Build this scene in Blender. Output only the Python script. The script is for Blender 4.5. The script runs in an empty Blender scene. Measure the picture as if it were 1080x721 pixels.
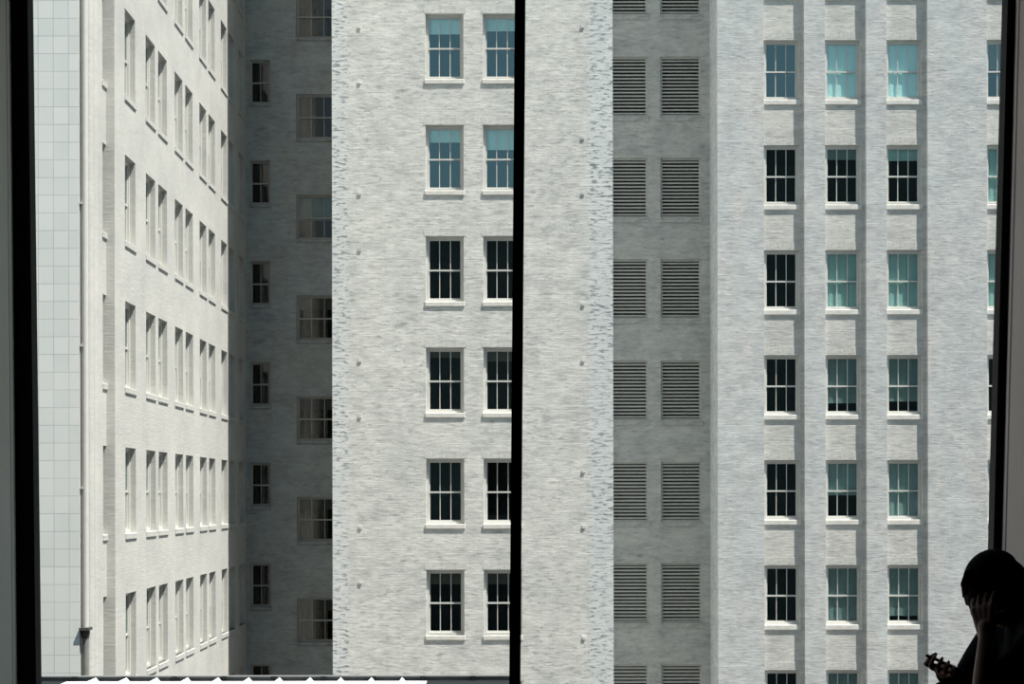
import bpy, bmesh, math, random
from mathutils import Vector, Matrix, Euler
random.seed(7)
C = bpy.context.scene.collection
PI = math.pi
# ---------------------------------------------------------------- camera model
F = 1700.0; PX, PY = 540.0, 523.7          # focal length and principal point (pixels of 1080x721)
U = 3.6/117.25                             # metres per unit; one storey is 117.25 units
def P(px, py, Y):                          # point of the place at distance Y seen at that pixel
    return Vector(((px-PX)*Y/F, Y, (PY-py)*Y/F))
DC = F*U                                   # distance of the middle wing's front
GROUND = -14.0; TOP = 46.0  # unseen wall tops, set high to keep the court dark

# ---------------------------------------------------------------- helpers
def box(bm, x0, x1, y0, y1, z0, z1):
    if x0 > x1: x0, x1 = x1, x0
    if y0 > y1: y0, y1 = y1, y0
    if z0 > z1: z0, z1 = z1, z0
    v = [bm.verts.new(p) for p in ((x0,y0,z0),(x1,y0,z0),(x1,y1,z0),(x0,y1,z0),(x0,y0,z1),(x1,y0,z1),(x1,y1,z1),(x0,y1,z1))]
    for f in ((3,2,1,0),(4,5,6,7),(0,1,5,4),(1,2,6,5),(2,3,7,6),(3,0,4,7)):
        bm.faces.new([v[i] for i in f])
def hexa(bm, pts):
    v = [bm.verts.new(p) for p in pts]     # bottom ring of four, top ring of four
    for f in ((3,2,1,0),(4,5,6,7),(0,1,5,4),(1,2,6,5),(2,3,7,6),(3,0,4,7)):
        bm.faces.new([v[i] for i in f])
def quad(bm, *pts):
    return bm.faces.new([bm.verts.new(p) for p in pts])
def tube(bm, a, b, r0, r1=None, n=16, cap=True):
    a, b = Vector(a), Vector(b); r1 = r0 if r1 is None else r1
    d = (b-a).normalized(); s = d.orthogonal().normalized(); t = d.cross(s)
    ra = [bm.verts.new(a+(s*math.cos(i*2*PI/n)+t*math.sin(i*2*PI/n))*r0) for i in range(n)]
    rb = [bm.verts.new(b+(s*math.cos(i*2*PI/n)+t*math.sin(i*2*PI/n))*r1) for i in range(n)]
    for i in range(n):
        bm.faces.new((ra[i], ra[(i+1)%n], rb[(i+1)%n], rb[i]))
    if cap:
        bm.faces.new(ra[::-1]); bm.faces.new(rb)
def mesh_of(name, bm, m, smooth=False, fix=True):
    if fix: bmesh.ops.recalc_face_normals(bm, faces=bm.faces[:])
    me = bpy.data.meshes.new(name); bm.to_mesh(me); bm.free()
    if m: me.materials.append(m)
    if smooth:
        for p in me.polygons: p.use_smooth = True
    return me
def link(name, data, parent=None):
    o = bpy.data.objects.new(name, data); C.objects.link(o)
    if parent is not None: o.parent = parent
    return o
def obj(name, bm, m, parent=None, smooth=False, fix=True):
    return link(name, mesh_of(name, bm, m, smooth, fix), parent)
def tag(o, label=None, cat=None, group=None, kind=None):
    if label: o['label'] = label
    if cat: o['category'] = cat
    if group: o['group'] = group
    if kind: o['kind'] = kind
    return o
def thing(name, label, cat, loc=(0,0,0), group=None):
    o = link(name, None); o.location = loc
    return tag(o, label, cat, group)
def struct(name, bm, m, parent=None):
    o = obj(name, bm, m, parent)
    if parent is None: o['kind'] = 'structure'
    return o

# ---------------------------------------------------------------- materials
class NT:
    def __init__(s, name):
        s.m = bpy.data.materials.new(name); s.m.use_nodes = True
        s.t = s.m.node_tree; s.t.nodes.clear()
        s.out = s.n('ShaderNodeOutputMaterial')
    def n(s, ty, **kw):
        x = s.t.nodes.new(ty)
        for k, v in kw.items(): setattr(x, k, v)
        return x
    def l(s, a, b): s.t.links.new(a, b)
    def math(s, op, a, b=None, c=None):
        x = s.n('ShaderNodeMath', operation=op)
        for i, v in enumerate((a, b, c)):
            if v is None: continue
            if isinstance(v, (int, float)): x.inputs[i].default_value = v
            else: s.l(v, x.inputs[i])
        return x.outputs[0]
    def mix(s, fac, a, b, mode='MIX'):
        x = s.n('ShaderNodeMix', data_type='RGBA', blend_type=mode)
        for i, v in ((0, fac), (6, a), (7, b)):
            if isinstance(v, (int, float)): x.inputs[i].default_value = v
            elif isinstance(v, tuple): x.inputs[i].default_value = (*v, 1)
            else: s.l(v, x.inputs[i])
        return x.outputs[2]
    def ramp(s, v, lo, hi, a=0.0, b=1.0):
        x = s.n('ShaderNodeMapRange'); x.clamp = True
        s.l(v, x.inputs[0])
        for i, q in ((1, lo), (2, hi), (3, a), (4, b)): x.inputs[i].default_value = q
        return x.outputs[0]
    def noise(s, vec, scale, detail=4, rough=.55):
        x = s.n('ShaderNodeTexNoise'); x.inputs['Scale'].default_value = scale
        x.inputs['Detail'].default_value = detail; x.inputs['Roughness'].default_value = rough
        s.l(vec, x.inputs['Vector']); return x.outputs['Fac']
    def scaled(s, vec, sx, sy, sz=1):
        x = s.n('ShaderNodeVectorMath', operation='MULTIPLY'); s.l(vec, x.inputs[0]); x.inputs[1].default_value = (sx, sy, sz)
        return x.outputs[0]
def simple(name, col, rough=.6, spec=.3, metal=0, var=0.0, scale=6):
    t = NT(name); b = t.n('ShaderNodeBsdfPrincipled'); t.l(b.outputs[0], t.out.inputs[0])
    b.inputs['Base Color'].default_value = (*col, 1); b.inputs['Roughness'].default_value = rough
    b.inputs['Specular IOR Level'].default_value = spec; b.inputs['Metallic'].default_value = metal
    if var:
        tc = t.n('ShaderNodeTexCoord')
        nz = t.ramp(t.noise(tc.outputs['Object'], scale), .3, .7, 1-var, 1+var*.4)
        cc = t.n('ShaderNodeCombineColor')
        for i in range(3): t.l(nz, cc.inputs[i])
        t.l(t.mix(1.0, col, cc.outputs[0], 'MULTIPLY'), b.inputs['Base Color'])
    return t.m

def brick(name, col, dirt=(.33,.34,.34), streak=.5, stain=.5, bands=(), bump=.5, bw=.23, bh=.076, mort=.97, pale=None, soft=.30):
    """whitewashed brick: courses, odd dark bricks, horizontal streaks, stains; bands = strips along X with rough bricks"""
    t = NT(name); b = t.n('ShaderNodeBsdfPrincipled'); t.l(b.outputs[0], t.out.inputs[0])
    b.inputs['Roughness'].default_value = .85; b.inputs['Specular IOR Level'].default_value = .15
    tc = t.n('ShaderNodeTexCoord'); sp = t.n('ShaderNodeSeparateXYZ'); t.l(tc.outputs['Object'], sp.inputs[0])
    cv = t.n('ShaderNodeCombineXYZ'); t.l(t.math('ADD', sp.outputs[0], sp.outputs[1]), cv.inputs[0]); t.l(sp.outputs[2], cv.inputs[1])
    v = cv.outputs[0]
    br = t.n('ShaderNodeTexBrick'); t.l(v, br.inputs['Vector'])
    br.inputs['Scale'].default_value = 1; br.inputs['Brick Width'].default_value = bw; br.inputs['Row Height'].default_value = bh
    br.inputs['Mortar Size'].default_value = .007; br.inputs['Mortar Smooth'].default_value = .3
    br.inputs['Color1'].default_value = (0,0,0,1); br.inputs['Color2'].default_value = (1,1,1,1); br.inputs['Mortar'].default_value = (.5,.5,.5,1)
    bc = t.n('ShaderNodeSeparateColor'); t.l(br.outputs['Color'], bc.inputs[0]); rnd = bc.outputs[0]
    mo = br.outputs['Fac']
    st = t.noise(t.scaled(v, 2.5, 8.0), 1.0, 6, .66)          # horizontal streaks
    st2 = t.noise(t.scaled(v, 3.6, 13), 1.0, 3, .6)
    bl = t.noise(v, .55, 5, .6)                              # large stains
    bl2 = t.noise(t.scaled(v, 1.0, .25), 1.3, 4, .6)         # vertical runs
    c = t.mix(t.ramp(bl, .35, .68), col, tuple(x*k for x, k in zip(col, (.83,.84,.86))))
    if pale: c = t.mix(t.ramp(bl2, .45, .7, 0, .7), c, pale)
    c = t.mix(t.math('MULTIPLY', t.ramp(rnd, 0, 1, .12, 0), 1.0), c, (0.25,.26,.27))
    gate = t.ramp(bl, .36, .62)
    m1 = t.math('MULTIPLY', t.ramp(st, .52, .66), t.math('MULTIPLY_ADD', gate, .7, .3))
    c = t.mix(t.math('MULTIPLY', m1, streak), c, dirt)
    md = t.noise(t.scaled(v, 1.3, 2.4), 1.0, 6, .68)
    c = t.mix(t.ramp(md, .40, .66, 0, soft), c, tuple(x*.62 for x in dirt))
    c = t.mix(t.math('MULTIPLY', t.ramp(st, .46, .34), soft), c, tuple(min(1, x*1.18) for x in col))
    m2 = t.math('MULTIPLY', t.ramp(st2, .55, .70), t.ramp(bl2, .38, .56, .15, 1))
    c = t.mix(t.math('MULTIPLY', m2, stain), c, dirt)
    c = t.mix(t.math('MULTIPLY', mo, 1-mort), c, dirt)
    for x0, x1, tint in bands:
        w = t.noise(t.scaled(v, .9, 13), 1.0, 2)
        xx = t.math('ADD', sp.outputs[0], t.ramp(w, .3, .7, -.12, .12))
        msk = t.math('MULTIPLY', t.math('GREATER_THAN', xx, x0), t.math('LESS_THAN', xx, x1))
        c = t.mix(t.math('MULTIPLY', msk, .6), c, tint)
        big = t.noise(t.scaled(v, .5, .35), 1.0, 2)
        dk = t.math('MULTIPLY', t.ramp(st2, .52, .60), t.ramp(big, .35, .6, .5, 1))
        c = t.mix(t.math('MULTIPLY', t.math('MULTIPLY', msk, dk), .85), c, (.20,.225,.25))  # shadows of jutting bricks put in as dark dashes
    t.l(c, b.inputs['Base Color'])
    h = t.math('ADD', t.math('MULTIPLY', mo, -.2), t.math('MULTIPLY', st2, 1.1))
    h = t.math('ADD', h, t.math('MULTIPLY', rnd, .5))
    bp = t.n('ShaderNodeBump'); bp.inputs['Strength'].default_value = bump; bp.inputs['Distance'].default_value = .012
    t.l(h, bp.inputs['Height']); t.l(bp.outputs[0], b.inputs['Normal'])
    return t.m

XL, XC0, XC1 = -309.5*U, -189.3*U, 107.0*U
DR = 1.0563*DC; DREC = 1.098*DC; DCOURT = 1.104*DC
XR0 = 217.3*1.0563*U
M_center = brick('whitewashed_brick', (.87,.865,.81), streak=.7, stain=.75, pale=(.90,.89,.84),
                 bands=((XC1-.78, 99, (.74,.79,.80)), (-99, XC0+.5, (.75,.78,.78))))
M_right = brick('pale_blue_grey_brick', (.75,.77,.755), dirt=(.36,.385,.40), streak=.65, stain=.75, pale=(.80,.75,.71))
M_spandrel = brick('beige_brick', (.79,.775,.72), dirt=(.36,.36,.34), streak=.5, stain=.6)
M_solc = brick('upright_white_bricks', (.86,.855,.80), streak=.4, stain=.5, bw=.085, bh=.30, mort=.72)
M_solr = brick('upright_beige_bricks', (.79,.775,.72), dirt=(.36,.36,.34), streak=.4, stain=.5, bw=.085, bh=.30, mort=.72)
M_left = brick('white_painted_wall', (.60,.588,.55), dirt=(.40,.40,.38), streak=.14, stain=.12, bump=.4, mort=.99, soft=.09)
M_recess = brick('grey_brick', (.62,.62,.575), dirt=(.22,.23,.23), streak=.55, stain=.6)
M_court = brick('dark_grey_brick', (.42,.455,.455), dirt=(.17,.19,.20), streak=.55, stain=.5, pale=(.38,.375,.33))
M_white = simple('white_window_paint', (.66,.655,.62), .5, var=.06, scale=3)
M_sill = simple('white_stone_sill', (.78,.76,.71), .7, var=.15, scale=5)
M_leftframe = simple('cream_window_paint', (.60,.585,.54), .6)
M_dullframe = simple('grey_window_paint', (.34,.34,.32), .6)
M_dark = simple('dark_room', (.02,.022,.022), .9)
M_teal = simple('pale_teal_blind', (.72,.96,.93), .8, var=.04, scale=2)
M_teal2 = simple('teal_blind', (.50,.74,.70), .8, var=.08, scale=2)
M_teal4 = simple('dull_teal_blind', (.36,.50,.48), .8, var=.08, scale=2)
M_teal3 = simple('grey_teal_blind', (.27,.37,.36), .8, var=.1, scale=2)
M_brownb = simple('brown_blind_and_reflection', (.13,.12,.10), .8, var=.1)
M_curtain = simple('brown_curtain', (.22,.18,.13), .9, var=.3, scale=9)
M_duct = simple('dim_duct', (.10,.10,.095), .9)
M_louvre = simple('grey_louvre_metal', (.50,.50,.46), .6, var=.12, scale=4)
M_pipe = simple('grey_pipe_metal', (.24,.245,.235), .5, var=.15)
M_pipew = simple('white_pipe_paint', (.60,.59,.56), .5, var=.06)
M_roofw = simple('white_roof_sheet', (.92,.92,.90), .7)
M_collar = simple('collar_metal', (.09,.09,.085), .6)
M_rail = simple('grey_rail_metal', (.20,.21,.215), .5, var=.1)
M_darkmetal = simple('dark_metal', (.014,.015,.016), .5)
M_darkroof = simple('dark_slate_roof', (.009,.012,.015), .8)
M_roof = simple('grey_roof', (.3,.3,.3), .9)
M_asphalt = simple('street_asphalt', (.09,.09,.09), .9, var=.2, scale=.6)
M_opposite = simple('grey_stone_facade', (.06,.063,.06), .8, var=.2, scale=.3)
M_black = simple('black_window_metal', (.008,.008,.007), .6, .1)
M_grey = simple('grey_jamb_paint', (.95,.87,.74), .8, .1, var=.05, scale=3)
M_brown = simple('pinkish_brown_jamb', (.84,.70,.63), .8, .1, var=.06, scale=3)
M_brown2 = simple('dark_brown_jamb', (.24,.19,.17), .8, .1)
M_room = simple('dark_room_wall', (.03,.029,.028), .9, .05)
M_ledge = simple('black_ledge_stone', (.02,.02,.02), .8, .05)

def glass_mat(name, tint, fac, rough=.0, kf=.9, gt=(1,1,1)):
    t = NT(name)
    tr = t.n('ShaderNodeBsdfTransparent'); tr.inputs[0].default_value = (*tint, 1)
    gl = t.n('ShaderNodeBsdfGlossy'); gl.inputs['Roughness'].default_value = rough; gl.inputs[0].default_value = (*gt, 1)
    fr = t.n('ShaderNodeFresnel'); fr.inputs[0].default_value = 1.5
    f = t.math('MINIMUM', t.math('ADD', t.math('MULTIPLY', fr.outputs[0], kf), fac), 1.0)
    mx = t.n('ShaderNodeMixShader'); t.l(f, mx.inputs[0]); t.l(tr.outputs[0], mx.inputs[1]); t.l(gl.outputs[0], mx.inputs[2])
    t.l(mx.outputs[0], t.out.inputs[0])
    return t.m
M_glass = glass_mat('window_glass', (.93,1,.99), .24, .02, .15, (.62,.93,1))
M_glassdim = glass_mat('dim_window_glass', (.75,.80,.80), .02, .05)  # darker tint and weaker mirror than the other window glass
M_bigglass = glass_mat('clear_pane_glass', (.985,.99,.985), -.03)

# tiles of the corner tower
def tile_mat():
    t = NT('pale_glazed_tile'); b = t.n('ShaderNodeBsdfPrincipled'); t.l(b.outputs[0], t.out.inputs[0])
    tc = t.n('ShaderNodeTexCoord'); sp = t.n('ShaderNodeSeparateXYZ'); t.l(tc.outputs['Object'], sp.inputs[0])
    cv = t.n('ShaderNodeCombineXYZ')
    t.l(t.math('ADD', sp.outputs[0], 16*.693*U*600 - (57-PX)*.693*U), cv.inputs[0]); t.l(t.math('ADD', sp.outputs[2], 18.65*.693*U*600 + (559.3-PY)*.693*U), cv.inputs[1])
    br = t.n('ShaderNodeTexBrick', offset=0.0); t.l(cv.outputs[0], br.inputs['Vector'])
    br.inputs['Scale'].default_value = 1; br.inputs['Brick Width'].default_value = 16*.693*U; br.inputs['Row Height'].default_value = 18.65*.693*U
    br.inputs['Mortar Size'].default_value = .008; br.inputs['Mortar Smooth'].default_value = .2
    br.inputs['Color1'].default_value = (.80,.83,.79,1); br.inputs['Color2'].default_value = (.90,.91,.87,1); br.inputs['Mortar'].default_value = (.50,.53,.53,1)
    nz = t.noise(cv.outputs[0], .8, 4)
    c = t.mix(t.ramp(nz, .35, .7, 0, .5), br.outputs['Color'], (.92,.92,.88))
    t.l(c, b.inputs['Base Color']); b.inputs['Roughness'].default_value = .5
    b.inputs['Specular IOR Level'].default_value = .3
    return t.m
M_tile = tile_mat()

# ---------------------------------------------------------------- walls with openings
def wall_holes(bm, O, ud, inw, u0, u1, z0, z1, holes, depth):
    """wall face spanned by ud and z; holes (ua,ub,za,zb) get reveals running `depth` along inw"""
    O, ud, inw = Vector(O), Vector(ud), Vector(inw); up = Vector((0,0,1))
    us = sorted({u0, u1, *[h[0] for h in holes], *[h[1] for h in holes]})
    for a, b in zip(us, us[1:]):
        m = (a+b)/2
        hs = sorted([h for h in holes if h[0] <= m <= h[1]], key=lambda h: h[2])
        z = z0
        for h in hs+[None]:
            ze = z1 if h is None else h[2]
            if ze-z > 1e-6:
                quad(bm, O+ud*a+up*z, O+ud*b+up*z, O+ud*b+up*ze, O+ud*a+up*ze)
            if h: z = h[3]
    for ua, ub, za, zb in holes:
        c = [O+ud*ua+up*za, O+ud*ub+up*za, O+ud*ub+up*zb, O+ud*ua+up*zb]
        for i in range(4):
            p, q = c[i], c[(i+1) % 4]
            quad(bm, p, q, q+inw*depth, p+inw*depth)

# ---------------------------------------------------------------- sash windows
def ring(bm, x0, x1, z0, z1, t, y0, y1, tb=None):
    tb = tb or t
    box(bm, x0, x0+t, y0, y1, z0, z1); box(bm, x1-t, x1, y0, y1, z0, z1)
    box(bm, x0+t, x1-t, y0, y1, z0, z0+tb); box(bm, x0+t, x1-t, y0, y1, z1-t, z1)
def win_meshes(w, h, e, nv, paint, sill_h=.15, cas=.085, glass=None, mid=.49, proj=.05, bar=.026, sillmat=None):
    d = {}
    bm = bmesh.new(); ring(bm, 0, w, 0, h, cas, e, e+.10); d['window'] = mesh_of('window', bm, paint)
    zm = h*mid
    for nm, za, zb, y in (('upper_sash', zm-.03, h-cas, e+.035), ('lower_sash', cas, zm+.03, e+.06)):
        bm = bmesh.new(); ring(bm, cas, w-cas, za, zb, .035, y, y+.035, .05)
        iw = w-2*cas
        for k in range(1, nv+1):
            xc = cas+iw*k/(nv+1); box(bm, xc-bar/2, xc+bar/2, y+.004, y+.03, za+.03, zb-.03)
        d[nm] = mesh_of(nm, bm, paint)
    bm = bmesh.new()
    quad(bm, (cas,e+.055,zm), (w-cas,e+.055,zm), (w-cas,e+.055,h-cas), (cas,e+.055,h-cas))
    quad(bm, (cas,e+.08,cas), (w-cas,e+.08,cas), (w-cas,e+.08,zm), (cas,e+.08,zm))
    d['pane'] = mesh_of('pane', bm, glass or M_glass, fix=False)
    bm = bmesh.new(); box(bm, -.03, w+.03, -proj, e+.02, -sill_h, 0); box(bm, -.015, w+.015, -proj*.6, 0, -sill_h-.03, -sill_h)
    bmesh.ops.bevel(bm, geom=[x for x in bm.edges], offset=.012, segments=1, affect='EDGES')
    d['sill'] = mesh_of('sill', bm, sillmat or M_sill)
    bm = bmesh.new(); y0, y1 = e+.10, e+.75
    quad(bm, (0,y1,0), (w,y1,0), (w,y1,h), (0,y1,h)); quad(bm, (0,y0,0), (0,y1,0), (0,y1,h), (0,y0,h))
    quad(bm, (w,y0,0), (w,y1,0), (w,y1,h), (w,y0,h)); quad(bm, (0,y0,h), (w,y0,h), (w,y1,h), (0,y1,h)); quad(bm, (0,y0,0), (w,y0,0), (w,y1,0), (0,y1,0))
    d['dark_room'] = mesh_of('dark_room', bm, M_dark)
    d['_'] = (w, h, e, cas)
    return d
def put_window(D, parent, loc, rz=0, blind=None, label=None, sill=True):
    w, h, e, cas = D['_']
    o = link('window', D['window'], parent); o.location = loc; o.rotation_euler = (0,0,rz)
    for k in ('upper_sash', 'lower_sash', 'pane', 'sill', 'dark_room'):
        if k == 'sill' and not sill: continue
        link(k, D[k], o)
    if blind:
        for fr, m, name in blind:
            bm = bmesh.new(); n = 14; y = e+.115
            z0 = h-cas*.5-(h-cas)*fr
            for i in range(n):
                xa, xb = cas*.6+(w-1.2*cas)*i/n, cas*.6+(w-1.2*cas)*(i+1)/n
                ya, yb = y+.006*math.sin(i*2.1), y+.006*math.sin((i+1)*2.1)
                quad(bm, (xa,ya,z0), (xb,yb,z0), (xb,yb,h-.02), (xa,ya,h-.02))
            if fr < .98: box(bm, cas*.6, w-cas*.6, y-.012, y+.012, z0-.025, z0)
            obj(name, bm, m, o)
    if label: o['label'] = label
    return o
def soldier(parent, w, h, m):
    bm = bmesh.new(); box(bm, -.06, w+.06, -.006, .02, h+.012, h+.26)
    return obj('soldier_course', bm, m, parent)
def head(k): return (274.7+117.25*k)*U     # height of the window heads on storey k
def seen(x, y, z, m=30):
    px, py = PX+x*F/y, PY-z*F/y
    return -m < px < 1080+m and -m < py < 721+m

# ================================================================ LEFT WING (faces +X, in perspective)
EL = .145
wing = thing('building_wing', 'white wing in steep perspective, rows of narrow sunlit windows, beside the black window frame', 'building', (0,0,GROUND))
def child(name, bm, m, parent, smooth=False):
    o = obj(name, bm, m, parent, smooth); o.location = -parent.location; return o
WLh = 69*U; wl = .0208*F*U
WL = win_meshes(wl, WLh, EL, 2, M_leftframe, proj=.035, sillmat=M_left, cas=.07)
holes, spots = [], []
starts = [.7594, .8028, .8310, .8718, .9000, .9407, .9690, 1.0105, 1.0385, 1.0755]
for s in starts:
    ya = s*DC
    for k in range(-5, 4):
        zt = head(k); zb = zt-WLh
        if seen(XL, ya, zb) or seen(XL, ya+wl, zt) or seen(XL, ya+wl, zb):
            holes.append((ya, ya+wl, zb, zt)); spots.append((ya, zb))
bm = bmesh.new()
Y0 = .7395*DC
wall_holes(bm, (XL,0,0), (0,1,0), (-1,0,0), Y0, DCOURT-.004, GROUND, TOP, holes, EL+.14)
XS = -316.2*U                               # the set-back strip by the tiled corner
quad(bm, (XS,Y0,GROUND), (XL,Y0,GROUND), (XL,Y0,TOP), (XS,Y0,TOP))
slit = []
YT = .693*DC
sw = .0062*DC
for k in range(-5, 3):
    zt = head(k)
    slit.append((Y0-sw-.004, Y0-.004, zt-WLh, zt))
wall_holes(bm, (XS,0,0), (0,1,0), (-1,0,0), YT, Y0, GROUND, TOP, slit, .3)
quad(bm, (XS-14,YT,TOP), (XL,YT,TOP), (XL,DCOURT-.01,TOP), (XS-14,DCOURT-.01,TOP))  # unseen roof, added to keep sun off the rooms behind the windows
child('wall', bm, M_left, wing)
bm = bmesh.new()
quad(bm, (XS-14,YT,GROUND), (XS,YT,GROUND), (XS,YT,TOP), (XS-14,YT,TOP))
tag(child('tiled_face', bm, M_tile, wing), 'pale blue grey glazed tiles laid in a grid')
# vertical mouldings on the set-back strip
for x_a, x_b, d in ((93.2, 97.0, .10), (99.5, 104.0, .06)):
    bm = bmesh.new()
    ya, yb = -XS*F/(PX-x_a), -XS*F/(PX-x_b)
    n = 10
    pts = [(XS+d*math.sin(PI*i/n), ya+(yb-ya)*(.5-.5*math.cos(PI*i/n))) for i in range(n+1)]
    for (xa, y_a), (xb, y_b) in zip(pts, pts[1:]):
        quad(bm, (xa,y_a,GROUND), (xb,y_b,GROUND), (xb,y_b,TOP), (xa,y_a,TOP))
    child('moulding', bm, M_left, wing, True)
SL = win_meshes(sw, WLh, .12, 0, M_leftframe, proj=.035, cas=.03, sillmat=M_left)
for ua, ub, za, zb in slit:
    if seen(XS, ua, za) or seen(XS, ua, zb):
        o = put_window(SL, wing, (0,0,0), PI/2); o.location = Vector((XS, ua, za))-wing.location
for ya, zb in spots:
    o = put_window(WL, wing, (0,0,0), PI/2); o.location = Vector((XL, ya, zb))-wing.location

# downpipe at the tiled corner
yp = YT+.13
dp = thing('downpipe', 'downpipe with white upper length, dark collar and grey lower length against the tiled corner', 'pipe', (XS+.10, yp, GROUND))
def pp(px, py): return P(px, py, yp)
zc = P(0, 664.5, yp).z; xpipe = XS+.10
bm = bmesh.new(); tube(bm, (xpipe,yp,zc+.05), (xpipe,yp,TOP-1), .075, n=20, cap=False); child('upper_pipe', bm, M_pipew, dp, True)
bm = bmesh.new(); tube(bm, (xpipe,yp,GROUND), (xpipe,yp,zc-.12), .073, n=20, cap=False); tag(child('lower_pipe', bm, M_pipe, dp, True), 'bare grey metal lower length')
bm = bmesh.new(); tube(bm, (xpipe,yp,zc-.16), (xpipe,yp,zc-.04), .08, .098); tube(bm, (xpipe,yp,zc-.04), (xpipe,yp,zc+.09), .098, .098)
box(bm, xpipe-.098, xpipe+.13, yp-.2, yp+.1, zc+.03, zc+.09)
tag(child('collar', bm, M_collar, dp), 'dark square collar')
bm = bmesh.new()
for zz in (zc-2.2, zc+3.2, zc+6.4, zc+9.6): box(bm, xpipe-.098, xpipe-.04, yp-.1, yp+.1, zz, zz+.05)
child('bracket', bm, M_pipew, dp)

# ================================================================ DARK COURT between left and middle wing
court = thing('recessed_bay', 'dark shaded brick wall deep in the gap between the white wings', 'building', (0,0,GROUND))
e2 = .10
sm_w, sm_h = 22*1.104*U, 51*U
lg_w, lg_h = 44*1.104*U, 52*U
SM = win_meshes(sm_w, sm_h, e2, 1, M_dullframe, cas=.05, sill_h=.1, proj=.05, glass=M_glassdim, bar=.03, sillmat=M_court)
LG = win_meshes(lg_w, lg_h, e2, 2, M_dullframe, cas=.05, sill_h=.1, proj=.05, glass=M_glassdim, bar=.028, sillmat=M_court)
xs_, xl_ = (263.8-PX)*1.104*U, (313.2-PX)*1.104*U
holes, a_, b_ = [], [], []
for k in range(-4, 3):
    zt = head(k)-0*U
    holes.append((xs_, xs_+sm_w, zt-sm_h, zt)); a_.append((xs_, zt-sm_h, k))
    zt2 = zt-40*U
    holes.append((xl_, xl_+lg_w, zt2-lg_h, zt2)); b_.append((xl_, zt2-lg_h, k))
zt2 = head(3)-40*U; holes.append((xl_, xl_+lg_w, zt2-lg_h, zt2)); b_.append((xl_, zt2-lg_h, 3))
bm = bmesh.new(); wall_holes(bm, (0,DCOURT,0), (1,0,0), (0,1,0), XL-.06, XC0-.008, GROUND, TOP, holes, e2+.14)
quad(bm, (XL+.004,DCOURT,TOP), (XC0-.008,DCOURT,TOP), (XC0-.008,DCOURT+5,TOP), (XL+.004,DCOURT+5,TOP))  # unseen roof behind the court wall, added to shut out sun
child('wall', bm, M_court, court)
for x, z, k in a_:
    o = put_window(SM, court, (0,0,0), 0, None, 'narrow two pane wide window, unlit behind'); o.location = Vector((x,DCOURT,z))-court.location
rr = random.Random(3)
def curtain(parent, w, h, e, x0, x1, z0, seed):
    bm = bmesh.new(); n = 40; q = random.Random(seed)
    ph, fq = q.random()*6, 9+q.random()*4
    for i in range(n):
        xa, xb = x0+(x1-x0)*i/n, x0+(x1-x0)*(i+1)/n
        f = lambda x: e+.2+.045*math.sin(x*fq*2+ph)+.02*math.sin(x*31+ph)
        quad(bm, (xa,f(xa),z0), (xb,f(xb),z0), (xb,f(xb),h-.02), (xa,f(xa),h-.02))
    return obj('curtain', bm, M_curtain, parent, True)
for x, z, k in b_:
    bl = [(.22+.1*rr.random(), M_brownb, 'blind')]
    if k == 2: bl = None
    if k == 1: bl = [(.55, M_teal3, 'blind')]
    o = put_window(LG, court, (0,0,0), 0, bl, 'wide window with brown curtains behind the glass'); o.location = Vector((x,DCOURT,z))-court.location
    curtain(o, lg_w, lg_h, e2, .06, lg_w*(.45 if k in (1,2) else .72), .04, k+20)

# ================================================================ MIDDLE WING
mid = thing('building_wing', 'broad sunlit whitewashed brick wing behind the black middle mullion, two window columns', 'building', (0,0,GROUND))
ec = .13
wc_w, wc_h = 40*U, 69*U
WC = win_meshes(wc_w, wc_h, ec, 2, M_white, proj=.035)
cols = [(449.6-PX)*U, (510.2-PX)*U]
bl_mid = {(0,2): (.26, M_teal), (1,2): (.21, M_teal), (0,1): (.22, M_teal), (1,1): (.34, M_teal), (0,-1): (.12, M_brownb), (0,-3): (.2, M_brownb), (1,-3): (.2, M_brownb), (1,-1): (.18, M_brownb)}  # lowest brown pair stands for a darker reflection in the glass
holes = []
for x in cols:
    for k in range(-4, 4): holes.append((x, x+wc_w, head(k)-wc_h, head(k)))
bm = bmesh.new(); wall_holes(bm, (0,DC,0), (1,0,0), (0,1,0), XC0, XC1, GROUND, TOP, holes, ec+.14)
YB = DCOURT+6
quad(bm, (XC0,DC,GROUND), (XC0,YB,GROUND), (XC0,YB,TOP), (XC0,DC,TOP))
quad(bm, (XC1,DC,GROUND), (XC1,YB,GROUND), (XC1,YB,TOP), (XC1,DC,TOP))
quad(bm, (XC0,DC,TOP), (XC1,DC,TOP), (XC1,YB,TOP), (XC0,YB,TOP))  # roof out of view, added so no sun drops behind the wall
# iron tie plates: little knobs in the brickwork
for k in range(-8, 9):
    for pxk in (380, 615.5):
        x, z = (pxk-PX)*U, (523.7-28-58.6*(k+8))*U
        if (k+pxk) % 3 < 2: box(bm, x-.05, x+.05, DC-.03, DC+.02, z-.05, z+.05)
child('wall', bm, M_center, mid)
for c, x in enumerate(cols):
    for k in range(-4, 4):
        b = bl_mid.get((c,k))
        o = put_window(WC, mid, (0,0,0), 0, [(*b, 'blind')] if b else None,  # on the lowest row this sheet is the darker reflection
                       ('sash window with a pale teal blind drawn partly down' if b[1] is M_teal else 'sash window with a dark band over its top edge') if b else None)
        o.location = Vector((x,DC,head(k)-wc_h))-mid.location
        soldier(o, wc_w, wc_h, M_solc)

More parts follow.
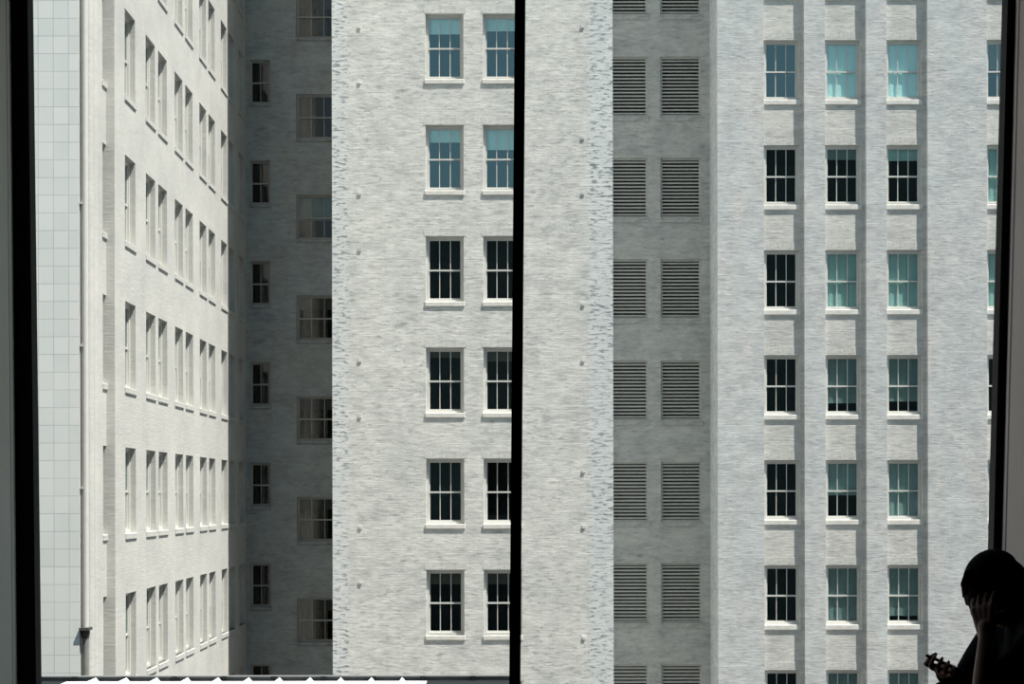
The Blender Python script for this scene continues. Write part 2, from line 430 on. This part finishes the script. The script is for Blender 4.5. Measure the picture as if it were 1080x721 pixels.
# ================================================================ LOUVRED RECESS
rec = thing('recessed_bay', 'shaded grey brick recess holding a double column of louvred vents', 'building', (0,0,GROUND))
lv_w, lv_h = 42.9*1.098*U, 63*1.098*U; el = .07
lcols = [(641.0-PX)*1.098*U, (697.2-PX)*1.098*U]
holes = [(x, x+lv_w, head(k)-lv_h, head(k)) for x in lcols for k in range(-4, 4)]
bm = bmesh.new(); wall_holes(bm, (0,DREC,0), (1,0,0), (0,1,0), XC1+.006, XR0-.006, GROUND, TOP, holes, .45)
quad(bm, (XC1+.006,DREC,TOP), (XR0-.006,DREC,TOP), (XR0-.006,YB-1,TOP), (XC1+.006,YB-1,TOP))  # unseen lid behind the louvres, added against sun from above
child('wall', bm, M_recess, rec)
bm = bmesh.new(); ring(bm, 0, lv_w, 0, lv_h, .07, el, el+.09); me_f = mesh_of('louvre_vent', bm, M_louvre)
bm = bmesh.new(); ns = 16
for i in range(ns):
    z = .07+(lv_h-.14)*(i+.2)/ns; s = (lv_h-.14)/ns
    quad(bm, (.07,el+.01,z), (lv_w-.07,el+.01,z), (lv_w-.07,el+.09,z+s*.60), (.07,el+.09,z+s*.60))
    quad(bm, (.07,el+.01,z), (lv_w-.07,el+.01,z), (lv_w-.07,el+.01,z+s*.42), (.07,el+.01,z+s*.42))
me_s = mesh_of('slats', bm, M_louvre)
bm = bmesh.new(); quad(bm, (0,el+.3,0), (lv_w,el+.3,0), (lv_w,el+.3,lv_h), (0,el+.3,lv_h)); me_b = mesh_of('dark_duct', bm, M_duct)
bm = bmesh.new(); box(bm, -.03, lv_w+.03, -.04, el+.02, -.17, 0); me_l = mesh_of('sill', bm, M_recess)
for x in lcols:
    for k in range(-4, 4):
        o = link('louvre_vent', me_f, rec); o.location = Vector((x,DREC,head(k)-lv_h))-rec.location
        for nm, me in (('slats', me_s), ('dark_duct', me_b), ('sill', me_l)): link(nm, me, o)

# ================================================================ RIGHT WING with pilasters
rw = thing('building_wing', 'pale grey brick wing with tall narrow pilasters between its window columns', 'building', (0,0,GROUND))
pd = .165
bays = [(806.3, 849.0), (871.0, 914.2), (935.8, 979.0), (1041.6, 1084.8)]
q = 1.0563*U
bayx = [((a-PX)*q, (b-PX)*q) for a, b in bays]
XR1 = 36.0
bm = bmesh.new()
wall_holes(bm, (0,DR,0), (1,0,0), (0,1,0), XR0, XR1, GROUND, TOP, [(a, b, GROUND, TOP) for a, b in bayx], pd)
quad(bm, (XR0,DR,GROUND), (XR0,YB,GROUND), (XR0,YB,TOP), (XR0,DR,TOP))
quad(bm, (XR0,DR,TOP), (XR1,DR,TOP), (XR1,YB,TOP), (XR0,YB,TOP))  # unseen roof, put in to block sun behind the pilastered front
child('wall', bm, M_right, rw)
wr_w, wr_h = 40*U, 66.5*U; er = .09
WR = win_meshes(wr_w, wr_h, er, 2, M_white, sill_h=.17, proj=.04, mid=.485)
bl_right = {(0,2): None, (1,2): (1, M_teal), (2,2): (1, M_teal), (3,2): (.45, M_brownb),
            (1,1): (.2, M_teal3), (2,1): (.22, M_teal2), (3,1): (1, M_teal2),
            (1,0): (1, M_teal2), (2,0): (1, M_teal2), (3,0): (1, M_teal2),
            (1,-1): (.80, M_teal3), (2,-1): (.77, M_teal3),
            (1,-2): (.58, M_teal4), (2,-2): (1, M_teal4),
            (1,-3): (.93, M_teal3), (2,-3): (.86, M_teal3), (1,-4): (1, M_teal3), (2,-4): (1, M_teal3), (3,-2): (1, M_teal2)}
for c, (a, b) in enumerate(bayx):
    xw = a+.5*q
    bm = bmesh.new()
    wall_holes(bm, (0,DR+pd,0), (1,0,0), (0,1,0), a-.05, b+.05, GROUND, TOP, [(xw, xw+wr_w, head(k)-wr_h, head(k)) for k in range(-4, 4)], er+.14)
    child('spandrel_wall', bm, M_spandrel, rw)
    for k in range(-4, 4):
        bb = bl_right.get((c,k))
        lab = None
        if bb: lab = {True: 'sash window with a teal blind fully drawn', False: 'sash window with a blind drawn partly down'}[bb[0] >= .98]
        o = put_window(WR, rw, (0,0,0), 0, [(*bb, 'blind')] if bb else None, lab)
        o.location = Vector((xw,DR+pd,head(k)-wr_h))-rw.location
        soldier(o, wr_w, wr_h, M_solr)

# ================================================================ LOW BUILDING with white roof and rail
YR = 25.0; zr = P(0, 717.6, YR).z
low = thing('low_building', 'low rooftop with white seamed sheet and grey guard rail along the foot of the view', 'building', (-5,YR,GROUND))
def lx(px, Y=YR): return P(px, 0, Y).x
bm = bmesh.new(); box(bm, lx(-260), lx(541), 9.5, YR+.35, GROUND, zr-.012)
child('wall', bm, M_darkroof, low)
bm = bmesh.new(); box(bm, lx(70), lx(450), 10.5, YR, zr-.1, zr)
for i in range(12):
    x = lx(100.8+32.3*i)
    if x > lx(445): break
    v = [bm.verts.new(p) for p in ((x-.05,10.5,zr),(x+.05,10.5,zr),(x,10.5,zr+.06),(x-.05,YR,zr),(x+.05,YR,zr),(x,YR,zr+.06))]
    bm.faces.new((v[0],v[1],v[2])); bm.faces.new((v[5],v[4],v[3])); bm.faces.new((v[0],v[3],v[4],v[1])); bm.faces.new((v[1],v[4],v[5],v[2])); bm.faces.new((v[2],v[5],v[3],v[0]))
tag(child('roof', bm, M_roofw, low), 'bright white sheet roof with raised seams')
yr = YR+.2
zt, zb = P(0,712.3,yr).z, P(0,717.2,yr).z
bm = bmesh.new(); box(bm, lx(-260), lx(541), yr, yr+.06, zb, zt); box(bm, lx(-260), lx(541), yr-.02, yr+.1, zt-.012, zt+.004)
child('rail', bm, M_rail, low)
for i in range(-4, 10):
    x = lx(79+52.4*i, yr)
    if x > lx(541): break
    bm = bmesh.new(); box(bm, x-.04, x+.04, yr-.07, yr-.021, zr-.01, zt+.004); box(bm, x-.05, x+.05, yr-.08, yr-.021, zb-.01, zb+.012)
    tag(child('post', bm, M_darkmetal, low), 'dark metal post')

# ================================================================ GROUND and the building we look out of
bm = bmesh.new(); quad(bm, (-70,-10,GROUND), (70,-10,GROUND), (70,110,GROUND), (-70,110,GROUND)); struct('ground', bm, M_asphalt)  # unseen street, laid for bounce light
WY = 6.05
bm = bmesh.new()
box(bm, -32, -2.02, WY, WY+.35, GROUND, 17.2); box(bm, 2.02, 8, WY, WY+.35, GROUND, 17.2)  # unseen front, stepped in height to shape the pane reflections
box(bm, -2.02, 2.02, WY, WY+.35, GROUND, -1.10); box(bm, -2.02, 2.02, WY, WY+.35, 2.15, 17.2)
box(bm, 8, 45, WY, WY+.35, GROUND, 24.0)
struct('wall_front', bm, M_opposite)
# room shell
FL, CE = -1.5, 2.3
bm = bmesh.new(); box(bm, -4, 4, -3, WY, FL-.1, FL); struct('floor', bm, M_room)
bm = bmesh.new(); box(bm, -4, 4, -3, WY, CE, CE+.1); struct('ceiling', bm, M_room)
bm = bmesh.new(); box(bm, -4.1, -4, -3, 4.6, FL, CE); box(bm, -4.1, -1.96, 4.6, 5.55, FL, CE); struct('wall_left', bm, M_room)
bm = bmesh.new(); box(bm, 4, 4.1, -3, 4.6, FL, CE); box(bm, 1.96, 4.1, 4.6, 5.55, FL, CE); struct('wall_right', bm, M_room)
bm = bmesh.new(); box(bm, -4.1, 4.1, -3.1, -3, FL, CE); struct('wall_back', bm, M_room)
SEAT = -1.03
bm = bmesh.new(); box(bm, -1.955, 1.955, 4.95, 6.04, FL, SEAT); tag(struct('trim_1', bm, M_ledge))
# the big window: leaning slightly outward at the foot
wn = link('window_1', None); wn['kind'] = 'structure'
LEAN = math.tan(math.radians(2.0))
def yw(py, off=0): return 5.93+(py-360)/F*6*LEAN+off
def bar(x0, x1, d0, d1, py0=-110, py1=808):
    """bar in the window plane: x0, x1 are (a, slope) edge lines in pixels"""
    pts = []
    for py in (py1, py0):
        ya, yb = yw(py, d0), yw(py, d1)
        A, B = P(x0[0]+x0[1]*py, py, yw(py)), P(x1[0]+x1[1]*py, py, yw(py))
        pts += [Vector((A.x,ya,A.z)), Vector((B.x,ya,B.z)), Vector((B.x,yb,B.z)), Vector((A.x,yb,A.z))]
    bm = bmesh.new(); hexa(bm, pts); return bm
LL, LR = (12.3, .0083), (30.0, .0107)
ML, MR = (543.9, -.0100), (555.2, -.0092)
RL, RR = (1063.8, -.028), (1071.8, -.0275)
RX = (1140, -.0275); LX = (-60, .0083)
struct('window_stile', bar(LX, LR, 0, .07), M_black, wn)
struct('mullion', bar(ML, MR, -.005, .07), M_black, wn)
struct('window_stile', bar(RL, RX, 0, .07), M_black, wn)
bm = bmesh.new()
for a, b in ((LR, ML), (MR, RL)):
    q4 = []
    for py, e_ in ((808, a), (808, b), (-110, b), (-110, a)):
        A = P(e_[0]+e_[1]*py, py, yw(py)); q4.append(Vector((A.x, yw(py, .035), A.z)))
    quad(bm, *q4)
struct('window_glass', bm, M_bigglass, wn)
bm = bar((-60, 0), (1140, 0), 0, .07, 800, 830); struct('bottom_rail', bm, M_black, wn)
bm = bar((-60, 0), (1140, 0), 0, .07, -125, -100); struct('top_rail', bm, M_black, wn)
# lit jambs: stepped upright strips, splayed to catch more window light, running from the frame towards the room
def jamb(edge, sgn, steps, name):
    """splayed upright strips: each runs from (pixel offset, distance in front of the frame) to the next"""
    o0, d0 = 0, 0
    for o1, d1, m in steps:
        pts = []
        for py in (819, -118):
            A = P(edge[0]+edge[1]*py+sgn*o1, py, yw(py, -d1)); B = P(edge[0]+edge[1]*py+sgn*o0, py, yw(py, -d0))
            pts += [A, A+Vector((sgn*.05,0,0)), B+Vector((sgn*.05,0,0)), B]
        bm = bmesh.new(); hexa(bm, pts); struct(name, bm, m)
        o0, d0 = o1, d1
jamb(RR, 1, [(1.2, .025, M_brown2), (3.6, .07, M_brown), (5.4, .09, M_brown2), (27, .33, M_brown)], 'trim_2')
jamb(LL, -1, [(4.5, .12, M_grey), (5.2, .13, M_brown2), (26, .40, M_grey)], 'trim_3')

# ================================================================ PERSON on the window ledge
def capsule(bm, a, b, r0, r1, n=14, m=5):
    a, b = Vector(a), Vector(b); d = b-a; L = d.length
    d = d.normalized() if L > 1e-6 else Vector((0,0,1)); s = d.orthogonal().normalized(); t = d.cross(s)
    rings = []
    for i in range(m+1):
        f = -PI/2+PI/2*i/m; rings.append((a+d*(r0*math.sin(f)), r0*math.cos(f)))
    for i in range(m+1):
        f = PI/2*i/m; rings.append((b+d*(r1*math.sin(f)), r1*math.cos(f)))
    prev = None
    for c, r in rings:
        r = max(r, 1e-4)
        cur = [bm.verts.new(c+(s*math.cos(k*2*PI/n)+t*math.sin(k*2*PI/n))*r) for k in range(n)]
        if prev:
            for k in range(n): bm.faces.new((prev[k], prev[(k+1)%n], cur[(k+1)%n], cur[k]))
        else: bm.faces.new(cur[::-1])
        prev = cur
    bm.faces.new(prev)
def ellip(bm, M, c, r, n=20, m=12):
    c = Vector(c); prev = None
    for i in range(m+1):
        f = -PI/2+PI*i/m; rr_ = max(math.cos(f), 1e-3)
        cur = [bm.verts.new(M @ (c+Vector((r[0]*rr_*math.cos(k*2*PI/n), r[1]*rr_*math.sin(k*2*PI/n), r[2]*math.sin(f))))) for k in range(n)]
        if prev:
            for k in range(n): bm.faces.new((prev[k], prev[(k+1)%n], cur[(k+1)%n], cur[k]))
        else: bm.faces.new(cur[::-1])
        prev = cur
    bm.faces.new(prev)
def fused(name, bm, m, vox, it=4, parent=None):
    """one continuous surface from overlapping volumes"""
    bmesh.ops.recalc_face_normals(bm, faces=bm.faces[:])
    me = bpy.data.meshes.new(name+'_raw'); bm.to_mesh(me); bm.free()
    o = bpy.data.objects.new(name+'_raw', me); C.objects.link(o)
    r = o.modifiers.new('r', 'REMESH'); r.mode = 'VOXEL'; r.voxel_size = vox; r.use_smooth_shade = True
    s = o.modifiers.new('s', 'SMOOTH'); s.factor = .5; s.iterations = it
    dg = bpy.context.evaluated_depsgraph_get(); dg.update()
    out = bpy.data.meshes.new_from_object(o.evaluated_get(dg)); out.name = name
    bpy.data.objects.remove(o); bpy.data.meshes.remove(me)
    out.materials.clear(); out.materials.append(m)
    for p in out.polygons: p.use_smooth = True
    return link(name, out, parent)
M_skin = simple('skin', (.40,.20,.14), .55, .3, var=.05, scale=20)
M_hair = simple('black_hair', (.004,.0035,.0035), .8, .05)
M_shirt = simple('black_shirt_cloth', (.010,.010,.013), .95, .05)
M_trous = simple('black_trouser_cloth', (.008,.008,.010), .95, .05)
M_shoe = simple('dark_shoe', (.012,.011,.011), .7, .2)
M_eye = simple('eye_white', (.6,.58,.55), .3)
M_iris = simple('dark_iris', (.02,.012,.008), .2)
M_phone = simple('black_phone', (.012,.012,.014), .3, .5)
M_screen = simple('phone_screen', (.01,.012,.015), .1, .5)

HC = Vector((1.592, 5.31, -.312))
fw = Vector((-.60, -.24, -.76)).normalized()          # where the face points
rt = fw.cross(Vector((0,0,1))).normalized(); upv = rt.cross(fw).normalized()
MH = Matrix.Translation(HC) @ Matrix((rt, fw, upv)).transposed().to_4x4()   # local x right, y forward, z up
ARM = dict(shL=Vector((1.70,5.135,-.455)), elL=Vector((1.490,5.10,-.655)), wrL=Vector((1.520,5.165,-.440)),
           shR=Vector((1.655,5.475,-.468)), elR=Vector((1.572,5.640,-.665)), wrR=Vector((1.457,5.462,-.588)))
NB = Vector((1.715,5.315,-.395)); PEL = Vector((1.775,5.31,-.905)); CH = Vector((1.735,5.31,-.55)); WA = Vector((1.77,5.31,-.74))
LEG = dict(hpL=Vector((1.76,5.225,-.915)), knL=Vector((1.462,5.125,-.722)), anL=Vector((1.225,5.14,-.955)),
           hpR=Vector((1.76,5.395,-.915)), knR=Vector((1.475,5.45,-.690)), anR=Vector((1.215,5.43,-.955)))
def hand(bm, W, d, n, side, curl, thumb_curl=.4, spread=.10, s=1.0, tn=.35, joints=(.9,1.1,.8)):
    d = d.normalized(); n = (n-d*n.dot(d)).normalized(); l = d.cross(n)*side      # l points to the thumb side
    for k in (-1.5, -.5, .5, 1.5):
        capsule(bm, W+l*(.010*k)*s, W+d*.085*s+l*(.0205*k)*s, .0165*s, .0125*s, 10, 4)
    capsule(bm, W-d*.02, W+d*.02, .024*s, .026*s, 12, 4)
    for i, (k, ln) in enumerate(((1.5,.072), (.5,.080), (-.5,.075), (-1.5,.058))):
        p = W+d*.088*s+l*(.0212*k)*s; a = 0
        fd = (d+l*(spread*k)).normalized()
        for j, (fr, rad) in enumerate(((.45,.0088), (.31,.008), (.24,.0072))):
            a += curl[i % len(curl)]*joints[j]
            dd = fd*math.cos(a)+n*math.sin(a); q_ = p+dd*ln*fr*s
            capsule(bm, p, q_, rad*s, (rad-.0006)*s, 10, 4); p = q_
    p = W+d*.022*s+l*.022*s; dd = (d*.62+l*.65+n*tn).normalized()
    for ln, rad in ((.042,.0125), (.032,.0098), (.026,.0085)):
        q_ = p+dd*ln*s; capsule(bm, p, q_, rad*s, (rad-.001)*s, 10, 4); p = q_
        dd = (dd*math.cos(thumb_curl)+(n*.5-l*.6).normalized()*math.sin(thumb_curl)).normalized()

bm = bmesh.new()
# head
I = MH
ellip(bm, I, (0,-.012,.028), (.073,.094,.085)); ellip(bm, I, (0,.022,-.035), (.060,.066,.075))
ellip(bm, I, (0,.052,-.085), (.030,.028,.028)); ellip(bm, I, (0,.072,.022), (.052,.018,.016))
for sx in (-1, 1):
    ellip(bm, I, (sx*.036,.055,-.03), (.024,.026,.026)); ellip(bm, I, (sx*.074,-.008,-.012), (.009,.018,.030))
capsule(bm, I @ Vector((0,.084,.012)), I @ Vector((0,.103,-.030)), .0085, .0125, 10, 4)
for sx in (-1, 1): capsule(bm, I @ Vector((sx*.004,.092,-.034)), I @ Vector((sx*.012,.088,-.035)), .008, .007, 10, 4)
capsule(bm, I @ Vector((-.018,.080,-.058)), I @ Vector((.018,.080,-.058)), .0065, .0065, 10, 4)
capsule(bm, I @ Vector((-.016,.078,-.067)), I @ Vector((.016,.078,-.067)), .007, .007, 10, 4)
# neck, trunk
capsule(bm, I @ Vector((0,-.035,-.05)), NB, .056, .060)
for dy in (-.06, .06):
    o_ = Vector((0,dy,0))
    capsule(bm, NB+Vector((.01,dy*1.2,-.06)), CH+o_, .070, .098); capsule(bm, CH+o_, WA+o_*.8, .098, .088); capsule(bm, WA+o_*.8, PEL+o_*1.2, .088, .100)
for S in 'LR':
    capsule(bm, NB+Vector((0,0,-.02)), ARM['sh'+S], .052, .052)
    capsule(bm, ARM['sh'+S], ARM['el'+S], .048, .037); capsule(bm, ARM['el'+S], ARM['el'+S].lerp(ARM['wr'+S], .35), .036, .037)
    capsule(bm, ARM['el'+S].lerp(ARM['wr'+S], .35), ARM['wr'+S], .037, .024)
    capsule(bm, LEG['hp'+S], LEG['kn'+S], .083, .055); capsule(bm, LEG['kn'+S], LEG['kn'+S].lerp(LEG['an'+S], .35), .053, .052)
    capsule(bm, LEG['kn'+S].lerp(LEG['an'+S], .35), LEG['an'+S], .052, .035)
    capsule(bm, LEG['an'+S]+Vector((.03,0,-.035)), LEG['an'+S]+Vector((-.15,0,-.045)), .030, .022)
# near hand cups the face, far hand holds the phone
hand(bm, ARM['wrL'], Vector((-.03,.42,1)), Vector((.62,.7,-.2)), -1, (.30,.30,.32,.36), .25)
HD = Vector((-.30,-.95,.06)).normalized(); HN = Vector((.38,-.06,.92)); HN = (HN-HD*HN.dot(HD)).normalized()
hand(bm, ARM['wrR'], HD, HN, 1, (1.0,1.03,1.06,1.1), .8, tn=.02, joints=(.15,1.3,.95))
PH = ARM['wrR']+HD*.072+HN*.028
person = fused('person', bm, M_skin, .0045, 3)
tag(person, 'person in dark clothes, head bowed on one hand, holding a phone, silhouetted against the window', 'person')
for sx in (-1, 1):
    b2 = bmesh.new(); ellip(b2, I, (sx*.031,.066,.002), (.0125,.0125,.0125)); e_ = obj('eye', b2, M_eye, person, True)
    b2 = bmesh.new(); ellip(b2, I, (sx*.031,.0765,.000), (.0055,.003,.0055)); obj('iris', b2, M_iris, e_, True)
# shirt
bm = bmesh.new()
for dy in (-.062, .062):
    o_ = Vector((0,dy,0))
    capsule(bm, NB+Vector((.012,dy*1.2,-.055)), CH+o_, .086, .113); capsule(bm, CH+o_, WA+o_*.8, .113, .106); capsule(bm, WA+o_*.8, PEL+o_*1.1+Vector((0,0,.03)), .106, .112)
capsule(bm, NB+Vector((.008,0,.0)), NB+Vector((.015,0,-.05)), .070, .085)
capsule(bm, NB+Vector((-.03,0,-.02)), ARM['elL']*.0+CH+Vector((-.02,0,.05)), .06, .10)
for S in 'LR':
    a_s = ARM['sh'+S]; el_ = ARM['el'+S]
    capsule(bm, NB+Vector((.012,0,-.03)), a_s, .070, .068); capsule(bm, a_s, a_s.lerp(el_, .5), .066, .060)
    capsule(bm, a_s.lerp(el_, .5), a_s.lerp(el_, .62 if S == 'L' else 1.0), .060, .058 if S == 'L' else .048)
    if S == 'R': capsule(bm, el_, el_.lerp(ARM['wrR'], .78), .048, .038)
fused('shirt', bm, M_shirt, .007, 5, person)
# trousers
bm = bmesh.new()
for S in 'LR':
    h_, k_, a_ = LEG['hp'+S], LEG['kn'+S], LEG['an'+S]
    capsule(bm, h_, k_, .100, .070); capsule(bm, k_, a_, .068, .053)
capsule(bm, PEL+Vector((0,-.07,0)), PEL+Vector((0,.07,0)), .110, .110)
fused('trousers', bm, M_trous, .007, 5, person)
for S in 'LR':
    a_ = LEG['an'+S]; bm = bmesh.new()
    capsule(bm, a_+Vector((.035,0,-.030)), a_+Vector((-.13,0,-.040)), .043, .033); capsule(bm, a_+Vector((0,0,.02)), a_+Vector((0,0,-.03)), .046, .046)
    fused('shoe', bm, M_shoe, .006, 4, person)
# hair: a cap over the skull and a fringe that hangs straight down
bm = bmesh.new()
ellip(bm, I, (0,-.022,.038), (.088,.103,.090)); ellip(bm, I, (0,-.052,-.005), (.078,.072,.078)); ellip(bm, I, (0,-.07,-.05), (.060,.045,.055))
q = random.Random(5)
I3 = I.to_3x3()
for row, (y_r, z_r, y_m, z_m, drop) in enumerate(((.050,.088,.087,.022,.018), (.060,.076,.090,.006,.014), (.035,.100,.084,.040,.030))):
    for i in range(20):
        t = -1+2*(i+.3*q.random())/19.3
        root = I @ Vector((t*.062, y_r-.03*t*t, z_r-.02*t*t))
        m_ = I @ Vector((t*.080, y_m-.038*t*t, z_m-.010*q.random()))
        capsule(bm, root, m_, .013, .0105, 8, 3)
        L = drop*(.55+.6*q.random())*(1.15-.35*abs(t))
        tip = m_+Vector((.012*q.random()-.002, .004*t, -L)); capsule(bm, m_, tip, .0105, .0032, 8, 3)
for i in range(6):                                  # a wisp of fringe hanging clear of the brow
    a_ = P(1020+i*.8, 604+i, 5.27); m_ = P(1014.6+i*.9, 616+i*.8, 5.255-.004*i); e_ = P(1015.5+i*1.1, 632-i*1.3, 5.252-.005*i)
    capsule(bm, a_, m_, .010, .0065, 8, 3); capsule(bm, m_, e_, .0065, .0025, 8, 3)
for i in range(14):                                 # loose locks over the ears and cheeks
    for sx in (-1, 1):
        root = I @ Vector((sx*.078, .045-.009*i, .03)); m_ = root+(I3 @ Vector((sx*.010,.004,-.030))); tip = m_+Vector((.004, 0, -.030-.02*q.random()))
        capsule(bm, root, m_, .014, .011, 8, 3); capsule(bm, m_, tip, .011, .004, 8, 3)
for i in range(10):
    t = -1+2*i/9
    root = I @ Vector((t*.07,-.08,.0)); tip = root+(I.to_3x3() @ Vector((t*.01,-.02,-.085))); capsule(bm, root, tip, .020, .006, 8, 3)
fused('hair', bm, M_hair, .0045, 4, person)
# phone
ph = thing('phone', 'small dark phone held in the far hand of the seated person', 'phone', PH)
bm = bmesh.new(); box(bm, -.034, .034, -.068, .068, -.0045, .0045)
bmesh.ops.bevel(bm, geom=bm.edges[:], offset=.004, segments=2, affect='EDGES')
obj('phone_body', bm, M_phone, ph)
bm = bmesh.new(); box(bm, -.031, .031, -.062, .062, .0046, .0052); obj('screen', bm, M_screen, ph)
pl = HD.cross(HN).normalized(); ph.rotation_euler = Matrix((pl.cross(HN), pl, HN)).transposed().to_euler()

# ================================================================ LIGHT
sd = bpy.data.lights.new('sun', 'SUN'); sd.energy = 8.6; sd.angle = math.radians(.53); sd.color = (1.0,.965,.90)
so = bpy.data.objects.new('sun', sd); C.objects.link(so)
so.rotation_euler = Vector((-2.08, 1.0, -4.9)).to_track_quat('-Z', 'Y').to_euler()
w = bpy.data.worlds.new('sky'); bpy.context.scene.world = w; w.use_nodes = True
t = w.node_tree; t.nodes.clear()
o = t.nodes.new('ShaderNodeOutputWorld'); b = t.nodes.new('ShaderNodeBackground'); t.links.new(b.outputs[0], o.inputs[0])
tc = t.nodes.new('ShaderNodeTexCoord'); sp = t.nodes.new('ShaderNodeSeparateXYZ'); t.links.new(tc.outputs['Generated'], sp.inputs[0])
cr = t.nodes.new('ShaderNodeValToRGB'); t.links.new(sp.outputs[2], cr.inputs[0])
cr.color_ramp.elements[0].position = 0.0; cr.color_ramp.elements[0].color = (.56,.78,.86,1)
cr.color_ramp.elements[1].position = .8; cr.color_ramp.elements[1].color = (.36,.54,.74,1)
t.links.new(cr.outputs[0], b.inputs[0]); b.inputs[1].default_value = .62

# ================================================================ CAMERA
cd = bpy.data.cameras.new('camera'); cam = bpy.data.objects.new('camera', cd); C.objects.link(cam)
cd.sensor_fit = 'HORIZONTAL'; cd.sensor_width = 36; cd.lens = F/1080*36
cd.shift_y = (PY-360.5)/1080; cd.clip_start = .05; cd.clip_end = 400
cam.location = (0,0,0); cam.rotation_euler = (PI/2, .0018, 0)
sc = bpy.context.scene; sc.camera = cam
sc.view_settings.view_transform = 'Standard'; sc.view_settings.look = 'None'; sc.view_settings.exposure = 0; sc.view_settings.gamma = 1
sc.cycles.max_bounces = 8; sc.cycles.transparent_max_bounces = 12
